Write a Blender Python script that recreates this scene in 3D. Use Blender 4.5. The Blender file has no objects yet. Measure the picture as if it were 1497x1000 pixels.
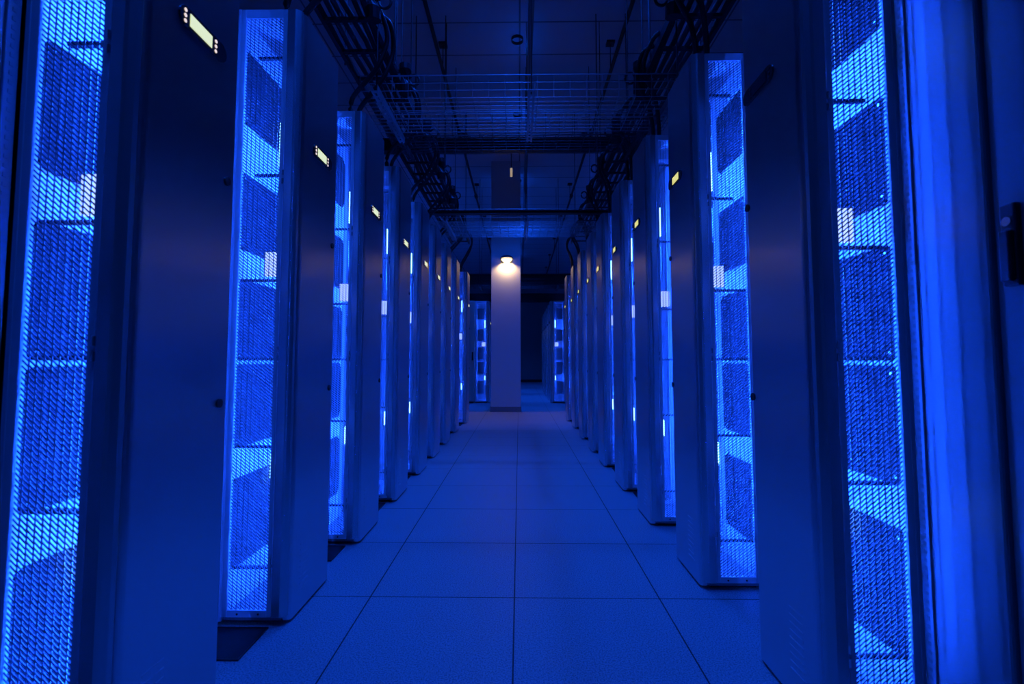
import bpy, bmesh, math, random
from mathutils import Vector, Matrix
R = random.Random(7)
D2 = bpy.data
C = bpy.context.scene.collection
PI = math.pi

# ------------------------------------------------------------------ view
sc = bpy.context.scene
sc.view_settings.view_transform = 'Standard'
sc.view_settings.look = 'None'
sc.view_settings.gamma = 1.0
sc.view_settings.exposure = 0.0
sc.view_settings.use_curve_mapping = False
try:
    sc.cycles.max_bounces = 8
    sc.cycles.diffuse_bounces = 4
    sc.cycles.glossy_bounces = 4
    sc.cycles.sample_clamp_indirect = 4.0
    sc.cycles.use_denoising = True
except Exception:
    pass

# ------------------------------------------------------------------ materials
def mat(name, col, rough=0.5, metal=0.0, aniso=0.0, emis=None, estr=0.0, spec=0.5):
    m = D2.materials.new(name); m.use_nodes = True
    b = m.node_tree.nodes['Principled BSDF']
    b.inputs['Base Color'].default_value = (*col, 1)
    b.inputs['Roughness'].default_value = rough
    b.inputs['Metallic'].default_value = metal
    b.inputs['Anisotropic'].default_value = aniso
    b.inputs['Specular IOR Level'].default_value = spec
    if emis:
        b.inputs['Emission Color'].default_value = (*emis, 1)
        b.inputs['Emission Strength'].default_value = estr
    return m
def nodes(m):
    return m.node_tree.nodes, m.node_tree.links, m.node_tree.nodes['Principled BSDF']

M = {}
# brushed stainless steel: vertical grain, faint mottling
def brushed(name, col, rough, aniso):
    m = mat(name, col, rough, 1.0, aniso)
    n, l, b = nodes(m)
    tc = n.new('ShaderNodeTexCoord'); mp = n.new('ShaderNodeMapping')
    mp.inputs['Scale'].default_value = (160, 160, 2.0)
    l.new(tc.outputs['Object'], mp.inputs['Vector'])
    nz = n.new('ShaderNodeTexNoise'); nz.inputs['Scale'].default_value = 1.0; nz.inputs['Detail'].default_value = 3
    l.new(mp.outputs['Vector'], nz.inputs['Vector'])
    nb = n.new('ShaderNodeTexNoise'); nb.inputs['Scale'].default_value = 5.0; nb.inputs['Detail'].default_value = 4
    l.new(tc.outputs['Object'], nb.inputs['Vector'])
    mr = n.new('ShaderNodeMapRange'); mr.inputs[3].default_value = rough - .07; mr.inputs[4].default_value = rough + .08
    l.new(nb.outputs['Fac'], mr.inputs[0]); l.new(mr.outputs[0], b.inputs['Roughness'])
    bp = n.new('ShaderNodeBump'); bp.inputs['Strength'].default_value = .04; bp.inputs['Distance'].default_value = .001
    l.new(nz.outputs['Fac'], bp.inputs['Height']); l.new(bp.outputs['Normal'], b.inputs['Normal'])
    tg = n.new('ShaderNodeTangent'); tg.direction_type = 'RADIAL'; tg.axis = 'Z'
    l.new(tg.outputs['Tangent'], b.inputs['Tangent'])
    return m
M['steel'] = brushed('brushed_steel', (.86, .87, .89), .35, .94)
M['post'] = mat('satin_steel', (.62, .63, .65), .27, .80)
M['sheet'] = mat('perforated_steel', (.33, .34, .36), .42, .75)
M['inner'] = mat('white_powder_coat', (.70, .71, .72), .45)
M['frame'] = mat('grey_powder_coat', (.66, .67, .69), .40)
M['dark'] = mat('black_plastic', (.010, .010, .011), .45)
M['vent'] = mat('black_vent_plate', (.012, .012, .013), .6, spec=.08)
M['bar'] = mat('dark_steel_bar', (.03, .03, .033), .5, 0, spec=.15)
M['screw'] = mat('zinc_screw', (.8, .8, .82), .25, 1.0)
M['cable'] = mat('black_cable', (.008, .008, .009), .5)
M['galv'] = mat('galvanised_wire', (.32, .33, .35), .40, .85)
M['galvdark'] = mat('dark_painted_wire', (.03, .03, .033), .5, .5)
M['rackpaint'] = mat('rack_grey_paint', (.24, .24, .245), .38)
M['hole'] = mat('punched_hole', (.20, .20, .205), .6)
M['rackdoor'] = mat('rack_door_paint', (.20, .20, .21), .42)
M['cream'] = mat('cream_paint', (.62, .55, .48), .45)
M['mat'] = mat('matt_black', (.006, .006, .007), .8)
M['cord'] = mat('clear_cord', (.85, .85, .86), .3)
M['led'] = mat('blue_led', (.1, .1, .2), .5, emis=(.006, .066, 1.0), estr=380)
M['tube'] = mat('white_led_tube', (.6, .6, .7), .5, emis=(.17, .50, 1.0), estr=9)
M['module'] = mat('led_module', (.6, .6, .7), .5, emis=(.36, .50, 1.0), estr=1.8)
M['lcd'] = mat('lit_display', (.5, .55, .4), .4, emis=(.72, .82, .42), estr=1.0)
M['lcdy'] = mat('lit_display_yellow', (.5, .5, .2), .4, emis=(.80, .75, .22), estr=.9)
M['lcdoff'] = mat('unlit_display', (.02, .02, .025), .25)
M['button'] = mat('white_button', (.7, .6, .5), .4, emis=(1.0, .80, .62), estr=.9)
M['lamp'] = mat('lamp_glass', (.9, .85, .75), .4, emis=(1.0, .74, .40), estr=3)
M['lamphouse'] = mat('lamp_housing', (.06, .06, .065), .4)
M['warm_glint'] = mat('painted_warm_glint', (.4, .35, .3), .4, emis=(1.0, .75, .5), estr=.35)  # faint emission paints in a warm glint

def floor_mat():
    m = mat('floor_tile_laminate', (.42, .42, .43), .42, spec=.35)
    n, l, b = nodes(m)
    tc = n.new('ShaderNodeTexCoord')
    sp = n.new('ShaderNodeTexVoronoi'); sp.inputs['Scale'].default_value = 260
    l.new(tc.outputs['Object'], sp.inputs['Vector'])
    nz = n.new('ShaderNodeTexNoise'); nz.inputs['Scale'].default_value = 190; nz.inputs['Detail'].default_value = 3
    l.new(tc.outputs['Object'], nz.inputs['Vector'])
    cr = n.new('ShaderNodeValToRGB')
    cr.color_ramp.elements[0].position = .36; cr.color_ramp.elements[0].color = (.22, .22, .23, 1)
    cr.color_ramp.elements[1].position = .60; cr.color_ramp.elements[1].color = (.50, .50, .51, 1)
    l.new(nz.outputs['Fac'], cr.inputs['Fac'])
    # seams
    sx = n.new('ShaderNodeSeparateXYZ'); l.new(tc.outputs['Object'], sx.inputs[0])
    def seam(sock, off):
        a = n.new('ShaderNodeMath'); a.operation = 'SUBTRACT'; a.inputs[1].default_value = off; l.new(sock, a.inputs[0])
        d = n.new('ShaderNodeMath'); d.operation = 'DIVIDE'; d.inputs[1].default_value = .61; l.new(a.outputs[0], d.inputs[0])
        r = n.new('ShaderNodeMath'); r.operation = 'ADD'; r.inputs[1].default_value = .5; l.new(d.outputs[0], r.inputs[0])
        f = n.new('ShaderNodeMath'); f.operation = 'FRACT'; l.new(r.outputs[0], f.inputs[0])
        s = n.new('ShaderNodeMath'); s.operation = 'SUBTRACT'; s.inputs[1].default_value = .5; l.new(f.outputs[0], s.inputs[0])
        ab = n.new('ShaderNodeMath'); ab.operation = 'ABSOLUTE'; l.new(s.outputs[0], ab.inputs[0])
        g = n.new('ShaderNodeMath'); g.operation = 'LESS_THAN'; g.inputs[1].default_value = .0045; l.new(ab.outputs[0], g.inputs[0])
        return g.outputs[0]
    mx = n.new('ShaderNodeMath'); mx.operation = 'MAXIMUM'
    l.new(seam(sx.outputs[0], SEAM_X), mx.inputs[0]); l.new(seam(sx.outputs[1], SEAM_Y), mx.inputs[1])
    mix = n.new('ShaderNodeMix'); mix.data_type = 'RGBA'
    l.new(mx.outputs[0], mix.inputs[0]); l.new(cr.outputs['Color'], mix.inputs[6]); mix.inputs[7].default_value = (.015, .015, .016, 1)
    l.new(mix.outputs[2], b.inputs['Base Color'])
    return m
SEAM_X, SEAM_Y = -.021, 2.105
M['floor'] = floor_mat()

def ceiling_mat():
    m = mat('ceiling_panel', (.62, .62, .63), .8)
    n, l, b = nodes(m)
    tc = n.new('ShaderNodeTexCoord')
    sx = n.new('ShaderNodeSeparateXYZ'); l.new(tc.outputs['Object'], sx.inputs[0])
    def seam(sock, per, w):
        d = n.new('ShaderNodeMath'); d.operation = 'DIVIDE'; d.inputs[1].default_value = per; l.new(sock, d.inputs[0])
        f = n.new('ShaderNodeMath'); f.operation = 'FRACT'; l.new(d.outputs[0], f.inputs[0])
        g = n.new('ShaderNodeMath'); g.operation = 'LESS_THAN'; g.inputs[1].default_value = w / per; l.new(f.outputs[0], g.inputs[0])
        return g.outputs[0]
    mx = n.new('ShaderNodeMath'); mx.operation = 'MAXIMUM'
    l.new(seam(sx.outputs[1], .61, .022), mx.inputs[0]); l.new(seam(sx.outputs[0], 2.44, .02), mx.inputs[1])
    mix = n.new('ShaderNodeMix'); mix.data_type = 'RGBA'
    l.new(mx.outputs[0], mix.inputs[0]); mix.inputs[6].default_value = (.62, .62, .63, 1); mix.inputs[7].default_value = (.18, .18, .18, 1)
    l.new(mix.outputs[2], b.inputs['Base Color'])
    return m
M['ceiling'] = ceiling_mat()

def wall_mat(name, col):
    m = mat(name, col, .75)
    n, l, b = nodes(m)
    tc = n.new('ShaderNodeTexCoord'); nz = n.new('ShaderNodeTexNoise'); nz.inputs['Scale'].default_value = 90
    l.new(tc.outputs['Object'], nz.inputs['Vector'])
    bp = n.new('ShaderNodeBump'); bp.inputs['Strength'].default_value = .12; bp.inputs['Distance'].default_value = .002
    l.new(nz.outputs['Fac'], bp.inputs['Height']); l.new(bp.outputs['Normal'], b.inputs['Normal'])
    return m
M['wall'] = wall_mat('painted_wall', (.36, .33, .30))
M['pillar'] = wall_mat('painted_pillar', (.62, .60, .58))

# ------------------------------------------------------------------ mesh helpers
def new_bm(): return bmesh.new()
def box(bm, x0, x1, y0, y1, z0, z1, bev=0, seg=2):
    x0, x1 = min(x0, x1), max(x0, x1); y0, y1 = min(y0, y1), max(y0, y1)
    r = bmesh.ops.create_cube(bm, size=1)
    vs = r['verts']
    for v in vs:
        v.co = Vector(((x0 + x1) / 2 + v.co.x * (x1 - x0), (y0 + y1) / 2 + v.co.y * (y1 - y0), (z0 + z1) / 2 + v.co.z * (z1 - z0)))
    if bev:
        es = {e for v in vs for e in v.link_edges}
        bmesh.ops.bevel(bm, geom=list(es), offset=bev, segments=seg, affect='EDGES', profile=.5)
def tube(bm, pts, r, n=8, cap=True):
    pts = [Vector(p) for p in pts]
    rings = []
    up = Vector((0, 0, 1))
    for i, p in enumerate(pts):
        t = (pts[min(i + 1, len(pts) - 1)] - pts[max(i - 1, 0)]).normalized()
        a = t.cross(up)
        if a.length < .05: a = t.cross(Vector((1, 0, 0)))
        a.normalize(); b = t.cross(a)
        rings.append([bm.verts.new(p + a * (r * math.cos(2 * PI * k / n)) + b * (r * math.sin(2 * PI * k / n))) for k in range(n)])
    for i in range(len(rings) - 1):
        for k in range(n):
            bm.faces.new((rings[i][k], rings[i][(k + 1) % n], rings[i + 1][(k + 1) % n], rings[i + 1][k]))
    if cap:
        bm.faces.new(rings[0]); bm.faces.new(list(reversed(rings[-1])))
def prism(bm, poly, axis, a0, a1):
    """extrude a 2-D polygon along an axis: 'x' -> (y,z), 'y' -> (x,z), 'z' -> (x,y)"""
    def P(u, v, a):
        return {'x': (a, u, v), 'y': (u, a, v), 'z': (u, v, a)}[axis]
    A = [bm.verts.new(P(u, v, a0)) for u, v in poly]
    B = [bm.verts.new(P(u, v, a1)) for u, v in poly]
    n = len(poly)
    bm.faces.new(A); bm.faces.new(list(reversed(B)))
    for i in range(n):
        bm.faces.new((A[i], B[i], B[(i + 1) % n], A[(i + 1) % n]))
def disc(bm, c, r, axis, h, n=16):
    poly = [(c[0] + r * math.cos(2 * PI * k / n), c[1] + r * math.sin(2 * PI * k / n)) for k in range(n)]
    prism(bm, poly, axis, c[2], c[2] + h)
def obj(name, bm, m, parent=None, smooth=False):
    bmesh.ops.recalc_face_normals(bm, faces=bm.faces[:])
    me = D2.meshes.new(name); bm.to_mesh(me); bm.free()
    if smooth:
        for p in me.polygons: p.use_smooth = True
    me.materials.append(m)
    o = D2.objects.new(name, me); C.objects.link(o)
    if parent: o.parent = parent
    return o
def boxo(name, m, parent, *a, **k):
    bm = new_bm(); box(bm, *a, **k); return obj(name, bm, m, parent)
def thing(name, label, cat, loc=(0, 0, 0), group=None):
    o = D2.objects.new(name, None); C.objects.link(o); o.location = loc
    o.empty_display_size = .1
    tag(o, label, cat, group); return o
def tag(o, label, cat, group=None):
    o['label'] = label; o['category'] = cat
    if group: o['group'] = group
    return o
def struct(name, bm, m):
    o = obj(name, bm, m); o['kind'] = 'structure'; return o
def copy_tree(o, parent=None):
    c = o.copy(); C.objects.link(c)
    if parent: c.parent = parent
    for ch in list(o.children): copy_tree(ch, c)
    return c

# ------------------------------------------------------------------ the room
ROOM_X, ROOM_Y0, ROOM_Y1, ROOM_H = 5.2, -3.0, 22.5, 5.0
b = new_bm(); box(b, -ROOM_X, ROOM_X, ROOM_Y0, ROOM_Y1, -.1, 0); struct('floor', b, M['floor'])
b = new_bm(); box(b, -ROOM_X, ROOM_X, ROOM_Y0, ROOM_Y1, ROOM_H, ROOM_H + .1); struct('ceiling', b, M['ceiling'])
b = new_bm(); box(b, -ROOM_X, ROOM_X, ROOM_Y1, ROOM_Y1 + .1, 0, ROOM_H); struct('wall_back', b, M['wall'])
b = new_bm(); box(b, -ROOM_X, ROOM_X, ROOM_Y0 - .1, ROOM_Y0, 0, ROOM_H); struct('wall_front', b, M['wall'])
b = new_bm(); box(b, -ROOM_X - .1, -ROOM_X, ROOM_Y0, ROOM_Y1, 0, ROOM_H); struct('wall_left', b, M['wall'])
b = new_bm(); box(b, ROOM_X, ROOM_X + .1, ROOM_Y0, ROOM_Y1, 0, ROOM_H); struct('wall_right', b, M['wall'])
b = new_bm(); box(b, -ROOM_X, ROOM_X, ROOM_Y1 - .015, ROOM_Y1, 0, .12); struct('baseboard_back', b, M['dark'])

# pillar with its dark base
PY = 9.5; PX0, PX1 = -.555, .03
b = new_bm(); box(b, PX0, PX1, PY, PY + .58, 0, ROOM_H, bev=.006); p = struct('pillar', b, M['pillar'])
tag(p, 'square painted pillar standing in the middle of the aisle', 'pillar')
b = new_bm()
box(b, PX0 - .012, PX1 + .012, PY - .012, PY + .592, 0, .10, bev=.003)
p = struct('trim_1', b, M['rackdoor'])

# ------------------------------------------------------------------ cooling cabinets
DEP, HT = .37, 2.42          # depth along the aisle, height
W_IN = .25                   # from the aisle face to the inner wall
BANDS = [(1.97, 2.275), (1.449, 1.764), (1.0, 1.327), (.655, .985), (.188, .533)]

def perforated(s, x0, x1, z0, z1, y, th):
    """steel sheet pierced by columns of slanting slots"""
    bm = new_bm()
    nc = 9; cw = (x1 - x0) / nc; pitch = .0123; nr = int((z1 - z0) / pitch)
    pitch = (z1 - z0) / nr; drop = cw * .95
    m0 = cw * .10; hh = pitch * .30
    for c in range(nc):
        xa = x0 + c * cw; xb = xa + cw
        for r in range(nr):
            za = z0 + r * pitch; zb = za + pitch
            # outer cell is sheared like the slot, so cells tile without overlap
            def zz(x, base):
                t = (x - xa) / cw - .5
                return base + t * drop * s
            for yy, flip in ((y, 0), (y + th, 1)):
                o = [(xa, zz(xa, za)), (xb, zz(xb, za)), (xb, zz(xb, zb)), (xa, zz(xa, zb))]
                ia, ib = xa + m0, xb - m0
                mid = (za + zb) / 2
                i = [(ia, zz(ia, mid - hh)), (ib, zz(ib, mid - hh)), (ib, zz(ib, mid + hh)), (ia, zz(ia, mid + hh))]
                O = [bm.verts.new((u, yy, v)) for u, v in o]; I = [bm.verts.new((u, yy, v)) for u, v in i]
                for k in range(4):
                    f = (O[k], O[(k + 1) % 4], I[(k + 1) % 4], I[k])
                    bm.faces.new(f if not flip else tuple(reversed(f)))
                if not flip: F = I
            for k in range(4):
                bm.faces.new((F[k], F[(k + 1) % 4], I[(k + 1) % 4], I[k]))
    me = D2.meshes.new('perforated_sheet'); bm.to_mesh(me); bm.free(); me.materials.append(M['sheet'])
    return me

def make_cabinet(s):
    """s=-1: left row (inner wall towards -x); s=+1: right row"""
    global DEP; DEP = .395 if s < 0 else .365
    X = lambda d: s * d                       # d = distance from the aisle face into the row
    root = thing('cooling_cabinet', '', 'cabinet')
    # aisle-side panel with rounded long edges
    bm = new_bm()
    r = .016; poly = []
    def arc(cx, cy, a0, a1):
        for k in range(6):
            a = a0 + (a1 - a0) * k / 5
            poly.append((X(cx - r * math.cos(a)), cy + r * math.sin(a)))
    y0, y1 = .030, DEP
    poly += [(X(.030), y0)]
    arc(r, y0 + r, -PI / 2, 0); arc(r, y1 - r, 0, PI / 2)
    poly += [(X(.030), y1)]
    prism(bm, poly, 'z', .012, HT)
    obj('side_panel', bm, M['steel'], root)
    # lower louvre, two locks
    bm = new_bm()
    for k in range(9):
        box(bm, X(-.0015), X(.004), .10, .17, .09 + k * .022, .096 + k * .022)
    obj('vent_grille', bm, M['steel'], root)
    for z in (1.533, .876):
        bm = new_bm(); disc(bm, (.350, z, X(-.006)), .013, 'x', X(.008)); obj('lock', bm, M['dark'], root)
    # display plaque on the aisle panel
    o_ = .03 if s < 0 else 0.0; zc = 1.918 - .7 * o_; ya, yb = .155 - o_, .352 - o_; rr = .027
    poly = [(ya + rr + rr * math.cos(PI / 2 + PI * k / 10), zc + rr * math.sin(PI / 2 + PI * k / 10)) for k in range(11)]
    poly += [(yb - rr + rr * math.cos(-PI / 2 + PI * k / 10), zc + rr * math.sin(-PI / 2 + PI * k / 10)) for k in range(11)]
    bm = new_bm(); prism(bm, poly, 'x', X(-.006), X(.002)); dp = obj('display_panel', bm, M['lcdoff'], root)
    bm = new_bm(); box(bm, X(-.0075), X(-.004), .192 - o_, .282 - o_, zc - .017, zc + .017); obj('screen', bm, M['lcd'], dp)
    for yy in (.174 - o_, .300 - o_):
        for k in (-1, 0, 1):
            bm = new_bm(); disc(bm, (yy, zc + k * .0145, X(-.0075)), .0048, 'x', X(.004), 12); obj('button', bm, M['button'], dp)
    # corner post beside the front and the rear door
    for yy, w in ((0.0, .024), (DEP - .024, .024)):
        if yy: bm = new_bm(); box(bm, X(.032), X(.062), yy, yy + w, .035, HT, bev=.003); obj('corner_post', bm, M['post'], root)
        else:
            bm = new_bm()
            prism(bm, [(X(.012), .028), (X(.006), .022), (X(.010), .012), (X(.022), .003), (X(.030), 0), (X(.060), 0), (X(.062), .004), (X(.062), .028)], 'z', .035, HT)
            obj('corner_post', bm, M['post'], root)
    # doors front and back: frame, perforated sheet, hinges
    me = perforated(s, min(X(.078), X(W_IN - .018)), max(X(.078), X(W_IN - .018)), .055, HT - .03, .0, .0012)
    for yy, front in ((.006, 1), (DEP - .012, 0)):
        bm = new_bm()
        t = .012
        box(bm, X(.064), X(.080), yy - .004, yy + t, .035, HT, bev=.002)
        box(bm, X(W_IN - .020), X(W_IN + .002), yy - .004, yy + t, .035, HT, bev=.002)
        box(bm, X(.080), X(W_IN - .020), yy - .004, yy + t, .035, .060, bev=.001)
        box(bm, X(.080), X(W_IN - .020), yy - .004, yy + t, HT - .035, HT, bev=.001)
        d = obj('mesh_door', bm, M['frame'], root)
        sh = D2.objects.new('perforated_sheet', me); C.objects.link(sh); sh.parent = d; sh.location = (0, yy + .003, 0)
        if front:
            for z in (.22, 1.02, 1.72):
                for dz in (-.022, .012):
                    bm = new_bm(); tube(bm, [(X(.0635), yy - .006, z + dz), (X(.0635), yy - .006, z + dz + .022)], .0042, 10)
                    obj('hinge', bm, M['screw'], d)
            for xx in (.11, .19):
                bm = new_bm(); disc(bm, (X(xx), .047, yy - .0055), .004, 'y', .002, 10); obj('screw', bm, M['bar'], d)
    # inside: pale lining, black vent plates, bars, lights
    bm = new_bm(); box(bm, X(W_IN), X(W_IN + .01), 0.0, DEP, .02, HT); obj('lining', bm, M['inner'], root)
    for z0, z1 in BANDS:
        c = .026; ya, yb = .030, DEP - .035
        poly = [(ya, z0 + c), (ya + c * .35, z0 + c * .3), (ya + c, z0), (yb - c, z0), (yb, z0 + c), (yb, z1 - c), (yb - c, z1), (ya + c, z1), (ya + c * .35, z1 - c * .3), (ya, z1 - c)]
        bm = new_bm(); prism(bm, poly, 'x', X(W_IN - .006), X(W_IN + .002)); v = obj('vent_plate', bm, M['vent'], root)
        # pressed ribs of the plate
        bm = new_bm()
        for k in range(7):
            yk = ya + .045 + k * .037
            box(bm, X(W_IN - .009), X(W_IN - .005), yk, yk + .006, z0 + .03, z1 - .03)
        obj('rib', bm, M['bar'], v)
        for zz in (z0 + .022, z1 - .022):
            bm = new_bm(); disc(bm, (ya + .022, zz, X(W_IN - .009)), .0042, 'x', X(.004), 10); obj('screw', bm, M['screw'], v)
    for z in (2.235, 1.745, 1.318, 1.006, .664, .205):
        bm = new_bm(); box(bm, X(.066), X(W_IN - .06 if z in (1.745, 2.235) else W_IN - .015), .030, .042, z - .005, z + .005); obj('cross_bar', bm, M['bar'], root)
    boxo('led_strip', M['led'], root, X(.036), X(.042), .045, .056, .12, 2.22)
    boxo('led_strip', M['led'], root, X(.036), X(.042), DEP - .056, DEP - .045, .12, 2.22)
    for z0, z1 in ((1.78, 1.96), (.54, .635)):
        bm = new_bm(); tube(bm, [(X(.0885), .032, z0), (X(.0885), .032, z1)], .0065, 10); obj('light_tube', bm, M['tube'], root)
    bm = new_bm(); box(bm, X(.078), X(.142), .032, .050, 1.335, 1.432, bev=.003); obj('light_module', bm, M['module'], root)
    pts = []
    for k in range(17):
        t = k / 16
        pts.append((X(.074 + .026 * math.sin(PI * t) + .004 * math.sin(9 * t)), .036, 1.78 - .33 * t))
    bm = new_bm(); tube(bm, pts, .0035, 8); obj('light_cord', bm, M['cord'], root, True)
    # top and base
    boxo('top_cap', M['steel'], root, X(.022), X(W_IN + .01), .02, DEP - .01, HT - .012, HT + .004)
    bm = new_bm()
    box(bm, X(.03), X(W_IN), .012, DEP - .01, .02, .032)
    obj('base_plate', bm, M['rackdoor'], root)
    bm = new_bm(); box(bm, X(.05), X(W_IN), .045, DEP - .04, 0, .022); obj('plinth', bm, M['dark'], root)
    return root

ORD = ['first', 'second', 'third', 'fourth', 'fifth', 'sixth', 'seventh', 'eighth', 'ninth']
LY = [1.05, 1.862, 2.662, 3.447, 4.243, 4.973, 5.767, 6.677, 7.677]
LX = [-.873] * 7 + [-.875, -.83]
RY = [1.33, 2.170, 2.980, 3.747, 4.592, 5.302, 6.182, 7.132, 7.992]
RX = [.804] + [.796] * 6 + [.806, .79]

def relit(root, m):
    for ch in root.children:
        if ch.name.startswith('display_panel'):
            for g in ch.children:
                if g.name.startswith('screen'):
                    g.data = g.data.copy(); g.data.materials[0] = m
                elif m is M['lcdoff'] and g.name.startswith('button'):
                    g.data = g.data.copy(); g.data.materials[0] = M['dark']

protoL = make_cabinet(-1); protoR = make_cabinet(1)
usedL = usedR = False
GRP = {-1: 'cooling cabinets along the left row', 1: 'cooling cabinets along the right row',
       -2: 'cooling cabinets beyond the pillar on the left', 2: 'cooling cabinets beyond the pillar on the right'}
def place(s, x, y, label, g):
    global usedL, usedR
    if s < 0:
        o = protoL if not usedL else copy_tree(protoL); usedL = True
    else:
        o = protoR if not usedR else copy_tree(protoR); usedR = True
    o.location = (x, y, 0); o['label'] = label; o['group'] = GRP[g]
    return o
cabs = []
for i, (x, y) in enumerate(zip(LX, LY)):
    lab = f'brushed steel mesh-doored cabinet, {ORD[i]} from the camera in the left row'
    if i == 0: lab = 'brushed steel cabinet with large lit display, nearest the camera in the left row'
    if i == 8: lab = 'brushed steel mesh-doored cabinet, last of the left row before the pillar'
    cabs.append(place(-1, x, y, lab, -1))
for i, (x, y) in enumerate(zip(RX, RY)):
    lab = f'brushed steel mesh-doored cabinet with yellowish display, {ORD[i]} from the camera in the right row'
    if i == 0: lab = 'brushed steel cabinet with unlit display plaque, nearest the camera in the right row'
    if i == 8: lab = 'brushed steel mesh-doored cabinet, last of the right row before the pillar'
    o = place(1, x, y, lab, 1); cabs.append(o)
    relit(o, M['lcdoff'] if i == 0 else M['lcdy'])
for i in range(6):
    w = ['first', 'second', 'third', 'fourth', 'fifth', 'sixth'][i]
    for s, x, side in ((-1, -.70, 'left'), (1, .74, 'right')):
        o = place(s, x, 11.5 + .8 * i, f'distant mesh-doored cabinet, {w} behind the pillar on its {side}', 2 * s)
        o.scale.x = 1.35
        if i == 0:      # equipment seen standing behind its door
            for z0, z1 in BANDS:
                bm = new_bm(); box(bm, s * .10, s * .225, .12, .16, z0 + .02, z1 - .02, bev=.02)
                obj('equipment_block', bm, M['vent'], o)

# ------------------------------------------------------------------ server racks behind the cabinets
def make_rack(s, span):
    X = lambda d: s * d
    root = thing('server_rack', '', 'rack')
    boxo('rack_body', M['dark'], root, X(.035), X(.85), 0.0, span, .02, HT - .02)
    # smooth post next to the cabinet, folded lip with a row of holes
    q = span - DEP
    bm = new_bm(); box(bm, X(0), X(.032), q - .235, q - .002, .02, HT, bev=.006)
    box(bm, X(-.006), X(.004), q - .040, q - .010, .02, HT, bev=.002)
    obj('frame_post', bm, M['rackpaint'] if s > 0 else M['rackdoor'], root)  # dimmer left side put into the colour: left posts get darker paint
    bm = new_bm()
    for k in range(110):
        z = .08 + k * .021
        box(bm, X(-.0072), X(-.004), q - .030, q - .022, z, z + .009)
    obj('square_holes', bm, M['hole'], root)
    bm = new_bm(); box(bm, X(.010), X(.034), .004, q - .239, .03, HT, bev=.004); d = obj('rack_door', bm, M['rackdoor'], root)
    bm = new_bm(); box(bm, X(-.004), X(.012), q - .300, q - .265, 1.16, 1.34, bev=.004)
    box(bm, X(-.016), X(-.002), q - .295, q - .271, 1.17, 1.28, bev=.004); h = obj('handle', bm, M['dark'], d)
    bm = new_bm(); disc(bm, (q - .283, 1.30, X(-.008)), .010, 'x', X(.006)); obj('key_lock', bm, M['screw'], h)
    boxo('plinth', M['dark'], root, X(.04), X(.84), .005, span - .005, 0, .02)
    return root
for s, XS, YS, side in ((-1, LX, LY, 'left'), (1, RX, RY, 'right')):
    DEP = .395 if s < 0 else .365
    first = None
    for i, y in enumerate(YS):
        y_start = (YS[i - 1] + DEP) if i else y - (.795 - DEP)
        o = make_rack(s, y + DEP - y_start - .003)
        xx = s * 1.138 if s < 0 else 1.061
        o.location = (xx, y_start + .003, 0)
        o['label'] = f'grey painted server rack recessed behind the {ORD[i]} cabinet of the {side} row'
        o['group'] = f'server racks recessed in the {side} row'

for s, x, side in ((-1, -1.06, 'left'), (1, 1.10, 'right')):
    t = thing('server_rack', f'cream server rack beside the {side} end cabinet behind the pillar', 'rack', (x, 11.44, 0), 'cream racks behind the pillar')
    boxo('rack_body', M['cream'], t, 0, s * .8, .03, 1.0, .03, HT, bev=.008)
    boxo('rack_door', M['cream'], t, s * .004, s * .796, 0, .028, .05, HT - .02, bev=.006)
    boxo('handle', M['dark'], t, s * .025, s * .06, -.02, 0, 1.0, 1.2, bev=.004)
    boxo('plinth', M['dark'], t, s * .03, s * .77, .05, .97, 0, .03)

# ------------------------------------------------------------------ flat black rectangles on the floor before the mesh doors
first = None
def rectangle(s, x, y, label):
    global first
    if first is None:
        first = thing('floor_rectangle', '', 'floor cutout')
        bm = new_bm(); box(bm, -.10, .10, 0, .19, 0, .004, bev=.0015); obj('black_sheet', bm, M['mat'], first)
        bm = new_bm()
        box(bm, -.104, .104, -.004, 0, 0, .006); box(bm, -.104, .104, .19, .194, 0, .006)
        box(bm, -.104, -.10, 0, .19, 0, .006); box(bm, .10, .104, 0, .19, 0, .006)
        obj('rim', bm, M['dark'], first); o = first
    else: o = copy_tree(first)
    o.location = (x + s * .168, y - .20, 0); o['label'] = label; o['group'] = 'flat black rectangles on the floor'
for i in range(1, 9):
    rectangle(-1, LX[i], LY[i], f'flat black rectangle on the floor before the {ORD[i]} cabinet of the left row')
for i in range(3, 9):
    rectangle(1, RX[i], RY[i], f'flat black rectangle on the floor before the {ORD[i]} cabinet of the right row')

# ------------------------------------------------------------------ lamp on the pillar
lx, lz = -.245, 3.02
t = thing('wall_lamp', 'half-round wall lamp glowing warm white high on the pillar', 'lamp', (lx, PY, lz))
def dome(bm, r, up, n=20, m=8, squash=1.0):
    rows = []
    for j in range(m + 1):
        a = (PI / 2) * j / m
        rr = r * math.cos(a); z = r * math.sin(a) * squash * (1 if up else -1)
        rows.append([bm.verts.new((rr * math.cos(PI + PI * k / n), rr * math.sin(PI + PI * k / n), z)) for k in range(n + 1)])
    for j in range(m):
        for k in range(n):
            bm.faces.new((rows[j][k], rows[j][k + 1], rows[j + 1][k + 1], rows[j + 1][k]))
    return rows
bm = new_bm(); dome(bm, .108, False, squash=.72); bmesh.ops.remove_doubles(bm, verts=bm.verts[:], dist=1e-5)
obj('glass_bowl', bm, M['lamp'], t, True)
bm = new_bm(); rows = dome(bm, .128, True, squash=.55); bm.faces.new(rows[0]); bmesh.ops.remove_doubles(bm, verts=bm.verts[:], dist=1e-5)
obj('housing', bm, M['lamphouse'], t)
bm = new_bm()
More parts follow.
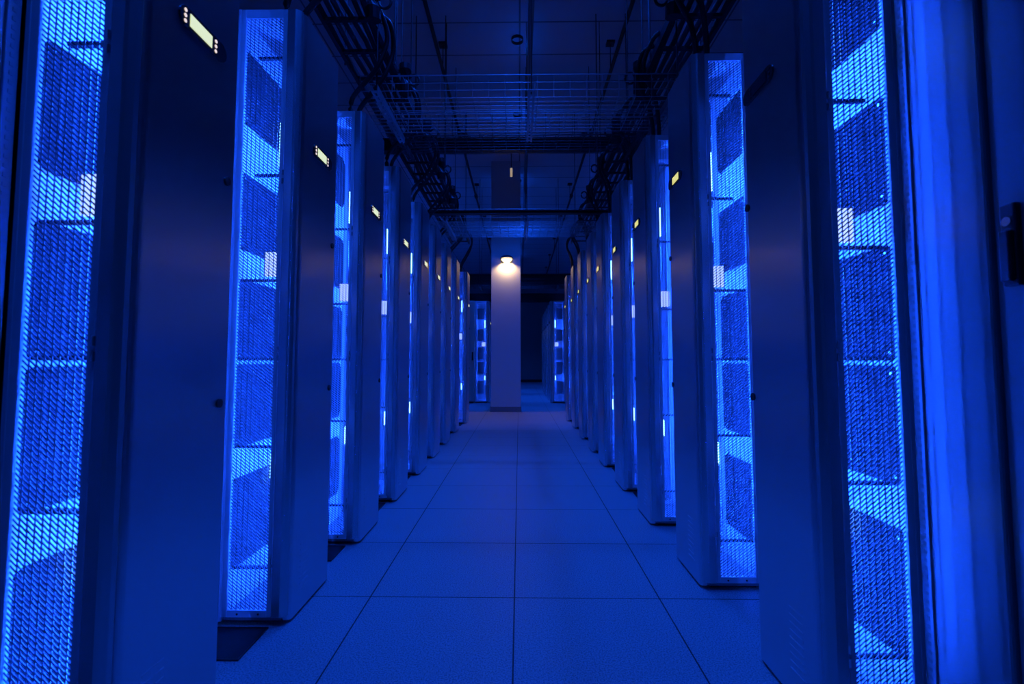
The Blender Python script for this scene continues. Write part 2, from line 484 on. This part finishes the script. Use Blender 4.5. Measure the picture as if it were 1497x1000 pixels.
tube(bm, [(.122 * math.cos(PI + PI * k / 16), .122 * math.sin(PI + PI * k / 16), -.012) for k in range(17)], .005, 8)
tube(bm, [(.122 * math.cos(PI + PI * k / 16), -.012, .105 * math.sin(PI + PI * k / 16)) for k in range(17)], .005, 8)
obj('guard', bm, M['lamphouse'], t, True)

L = D2.lights.new('bulb', 'SPOT'); L.energy = 26; L.color = (1.0, .66, .30)
L.spot_size = math.radians(142); L.spot_blend = .45; L.shadow_soft_size = .03
lo = D2.objects.new('bulb', L); C.objects.link(lo); lo.parent = t; lo.location = (0, -.06, -.08); lo.rotation_euler = (math.radians(26), 0, 0)

# ------------------------------------------------------------------ overhead: basket trays, struts, pipes, cables
def tray(x0, x1, y0, y1, z, label, m, struts, wall=.146):
    t = thing('basket_tray', label, 'cable tray', (0, 0, 0), 'wire basket trays crossing the aisle')
    bm = new_bm(); w = .0026
    n = max(2, round((x1 - x0) / .1))
    for k in range(n + 1):
        x = x0 + (x1 - x0) * k / n
        tube(bm, [(x, y0, z + wall), (x, y0, z), (x, y1, z), (x, y1, z + wall)], w, 6)
    m_ = round((y1 - y0) / .05)
    for k in range(m_ + 1):
        y = y0 + (y1 - y0) * k / m_
        tube(bm, [(x0, y, z), (x1, y, z)], w, 6)
    for k in (1, 2, 3):
        for y in (y0, y1): tube(bm, [(x0, y, z + wall * k / 3), (x1, y, z + wall * k / 3)], w * (1.5 if k == 3 else 1), 6)
    obj('wire_basket', bm, m, t)
    for x in struts:
        bm = new_bm()
        ya, yb = y0 - .16, y1 + .08; zz = z - .042
        box(bm, x - .0205, x - .0185, ya, yb, zz, zz + .04); box(bm, x + .0185, x + .0205, ya, yb, zz, zz + .04)
        k = 0; y = ya
        while y < yb - .001:      # slotted web
            box(bm, x - .0185, x + .0185, y, min(y + .022, yb), zz, zz + .003)
            box(bm, x - .0185, x - .007, min(y + .022, yb - .001), min(y + .05, yb), zz, zz + .003); box(bm, x + .007, x + .0185, min(y + .022, yb - .001), min(y + .05, yb), zz, zz + .003)
            y += .05
        obj('strut_channel', bm, m, t)
        for y in (ya + .05, yb - .05):
            bm = new_bm(); tube(bm, [(x, y, zz), (x, y, ROOM_H)], .005, 8); obj('threaded_rod', bm, M['galvdark'], t)
    return t
tray(-1.0, 1.03, 2.93, 3.38, 2.64, 'shiny wire basket tray crossing the aisle overhead, nearest the camera', M['galv'], (-.86, .075, .95))
tray(-1.0, 1.0, 3.52, 3.86, 2.70, 'dark wire basket tray just behind the shiny nearest one', M['galvdark'], (-.9, .9))
tray(-1.05, 1.08, 5.62, 6.35, 2.64, 'wire basket tray overhead farther down, before the pillar', M['galv'], (-.86, .09, .95))
tray(-1.05, 1.08, 9.85 + .7, 11.0, 2.64, 'wire basket tray overhead behind the pillar', M['galvdark'], (-.86, .86))
def beam(x0, x1, y, z, w, h, label, name='cross_beam', m=None):
    bm = new_bm(); t_ = .01
    box(bm, x0, x1, y, y + w, z, z + t_); box(bm, x0, x1, y, y + w, z + h - t_, z + h); box(bm, x0, x1, y + w / 2 - .005, y + w / 2 + .005, z, z + h)
    o = obj(name, bm, m or M['galvdark']); tag(o, label, 'beam', 'steel beams crossing overhead')
beam(-2.2, 2.2, 5.30, 2.635, .06, .04, 'thin black steel beam crossing overhead before the farther basket tray')
beam(-2.6, 2.6, 7.4, 4.30, .14, .20, 'dark steel beam crossing high before the pillar')
beam(-2.6, 2.6, 13.0, 3.05, .2, .3, 'dark steel beam crossing behind the pillar')
beam(-2.6, 2.6, 16.5, 3.0, .2, .3, 'dark steel beam crossing far behind the pillar')

def pipe(x, z, r, y0, y1, label, m, joints):
    t = thing('conduit', label, 'pipe', (x, 0, z), 'conduits running under the ceiling')
    bm = new_bm(); tube(bm, [(0, y0, 0), (0, y1, 0)], r, 14); obj('pipe_run', bm, m, t, False)
    for y in joints:
        bm = new_bm(); tube(bm, [(0, y - .06, 0), (0, y + .06, 0)], r * 1.7, 14); obj('coupling', bm, M['dark'], t)
    y = 1.0
    while y < y1:
        bm = new_bm(); tube(bm, [(0, y, 0), (0, y, ROOM_H - z)], .006, 8); box(bm, -.05, .05, y - .05, y + .05, ROOM_H - z - .03, ROOM_H - z)
        obj('hanger', bm, M['galvdark'], t); y += 2.44
for x, z, r, lab, js in ((-.96, 4.66, .022, 'thin conduit under the ceiling above the left side of the aisle', (4.6, 7.6, 10.6)),
                         (1.15, 4.62, .022, 'thin conduit under the ceiling above the right side of the aisle', (4.5, 7.5, 10.5))):
    pipe(x, z, r, -.5, 21, lab, M['galvdark'], js)
bm = new_bm(); x = .125
box(bm, x - .03, x - .024, -.5, 21, 4.55, 4.61); box(bm, x + .024, x + .03, -.5, 21, 4.55, 4.61); box(bm, x - .03, x + .03, -.5, 21, 4.55, 4.556)
for k in range(10): box(bm, x - .008, x + .008, .6 + k * 2.1, .616 + k * 2.1, 4.6, ROOM_H)
tag(obj('ceiling_rail', bm, M['rackdoor']), 'long slotted rail under the ceiling running down the middle of the aisle', 'rail')

# ladder rack above each row with black cable bundle, coils and drops
for s, x, side in ((-1, -1.02, 'left'), (1, 1.06, 'right')):
    t = thing('ladder_rack', f'dark ladder rack hanging above the {side} row of cabinets', 'cable tray', (x, 0, 3.05), 'ladder racks above the rows')
    for dx in (-.15, .15):
        boxo('side_rail', M['galvdark'], t, dx - .012, dx + .012, .2, 8.3, -.03, .03)
    for k in range(27):
        boxo('rung', M['galvdark'], t, -.14, .14, .35 + k * .3, .375 + k * .3, -.025, -.005)
    for k in range(4):
        for dx in (-.17, .17):
            bm = new_bm(); tube(bm, [(dx, .98 + k * 2.2, -.03), (dx, .98 + k * 2.2, ROOM_H - 3.05)], .006, 8); obj('threaded_rod', bm, M['galvdark'], t)
    for k in range(5):
        dx = -.10 + .05 * k
        pts = [(x + dx + .012 * math.sin(1.7 * j + k), .25 + .4 * j, 3.05 + .028 + .014 * (1 + math.sin(j * 2.3 + k * 2))) for j in range(20)]
        bm = new_bm(); tube(bm, pts, .018, 8)
        w = ['outermost', 'second', 'middle', 'fourth', 'innermost'][k if s < 0 else 4 - k]
        tag(obj('power_cable', bm, M['cable'], smooth=True), f'thick black cable lying on the {side} ladder rack, {w} of five', 'cable', f'cables lying on the {side} ladder rack')
    YS = LY if s < 0 else RY
    XS = LX if s < 0 else RX
    for i, y in enumerate(YS):
        xe = XS[i] + s * .12
        for j in range(2):
            yo = y + .10 + .13 * j
            pts = [(x - s * .16, yo - .10, 3.09), (x - s * (.20 + .03 * j), yo - .06, 3.06), (x - s * (.235 + .03 * R.random()), yo, 2.92), (x - s * .17, yo + .03 * R.random(), 2.74), (xe, yo + .02, 2.56), (xe, yo + .02, HT + .004)]
            P = []
            for a in range(len(pts) - 1):
                p0, p1, p2, p3 = [Vector(pts[max(0, min(len(pts) - 1, a + d))]) for d in (-1, 0, 1, 2)]
                for q in range(5):
                    u = q / 5
                    P.append(.5 * ((2 * p1) + (p2 - p0) * u + (2 * p0 - 5 * p1 + 4 * p2 - p3) * u * u + (3 * p1 - p0 - 3 * p2 + p3) * u ** 3))
            P.append(Vector(pts[-1]))
            bm = new_bm(); tube(bm, P, .014, 8)
            w = 'nearer' if j == 0 else 'farther'
            tag(obj('drop_cable', bm, M['cable'], smooth=True), f'{w} black cable dropping onto the {ORD[i]} cabinet of the {side} row', 'cable', f'black cables dropping to the {side} row')
    # connectors hanging off the rack
    for i, y in enumerate((2.55, 3.3, 4.1, 4.9, 5.7)):
        xx = x - s * .215
        q = thing('hose_coupling', f'black hose coupling with ring hanging off the {side} ladder rack, {ORD[i]} from the camera', 'coupling', (xx, y, 3.0), f'hose couplings on the {side} ladder rack')
        bm = new_bm(); tube(bm, [(0, 0, .09), (0, 0, .05), (0, 0, -.06), (0, .01, -.12)], .042, 14); obj('coupling_body', bm, M['dark'], q)
        boxo('hook', M['galvdark'], q, 0, s * .056, -.008, .008, .035, .055)
        bm = new_bm(); tube(bm, [(.034 * math.cos(a * PI / 8) - s * .065, 0, .04 * math.sin(a * PI / 8) - .02) for a in range(17)], .008, 8, cap=False); obj('ring', bm, M['cable'], q)

# added baffled spots in the ceiling, an even blue fill for the aisle floor
def fill(x, y, label, P=215):
    t = thing('added_fill_light', label, 'added fill light', (x, y, ROOM_H), 'added fill lights in the ceiling')
    bm = new_bm()
    tube(bm, [(0, 0, 0), (0, 0, -.035)], .075, 20, cap=False)
    tube(bm, [(0, 0, 0), (0, 0, -.035)], .069, 20, cap=False)
    obj('baffle', bm, M['dark'], t)
    L = D2.lights.new('bulb', 'SPOT'); L.energy = P; L.color = (.004, .085, 1.0)  # blue spot added to light the floor, no visible source
    L.spot_size = math.radians(112); L.spot_blend = .55; L.shadow_soft_size = .05
    lo = D2.objects.new('bulb', L); C.objects.link(lo); lo.parent = t; lo.location = (0, 0, -.03)
ky = .3; kk = 0
NUM = 'first second third fourth fifth sixth seventh eighth ninth tenth eleventh twelfth'.split()
while kk < 10:
    fill(-.02, ky, f'added dark baffled lamp for blue downlight in the ceiling over the aisle, {NUM[kk]} from the camera')
    ky += 1.83 if kk != 4 else 2.9; kk += 1

# added glowing fitting standing in for a warm glint before the pillar top
t = thing('glint_stand_in', 'small added glow standing in for a warm glint before the pillar top', 'glint', (-.145, 8.9, 4.45))
bm = new_bm(); tube(bm, [(0, 0, .16), (0, 0, ROOM_H - 4.45)], .008, 8); obj('stem', bm, M['galvdark'], t)
bm = new_bm(); tube(bm, [(0, 0, 0), (0, 0, .03), (0, 0, .13), (0, 0, .16)], .022, 12); obj('glint_head', bm, M['warm_glint'], t)

# ------------------------------------------------------------------ light and camera
w = D2.worlds.new('World'); sc.world = w; w.use_nodes = True
bg = w.node_tree.nodes['Background']; bg.inputs[0].default_value = (.006, .085, 1.0, 1); bg.inputs[1].default_value = .03

cam = D2.cameras.new('Camera'); co = D2.objects.new('Camera', cam); C.objects.link(co)
cam.sensor_width = 36.0; cam.lens = 707 * 36 / 1497
cam.clip_start = .02
co.location = (0, 0, 1.0)
co.rotation_euler = (PI / 2 + math.radians(3.4), 0, math.atan(10.5 / 707))
cam.shift_y = -15.0 / 1497
cam.dof.use_dof = True; cam.dof.focus_distance = 3.4; cam.dof.aperture_fstop = 3.4
sc.camera = co
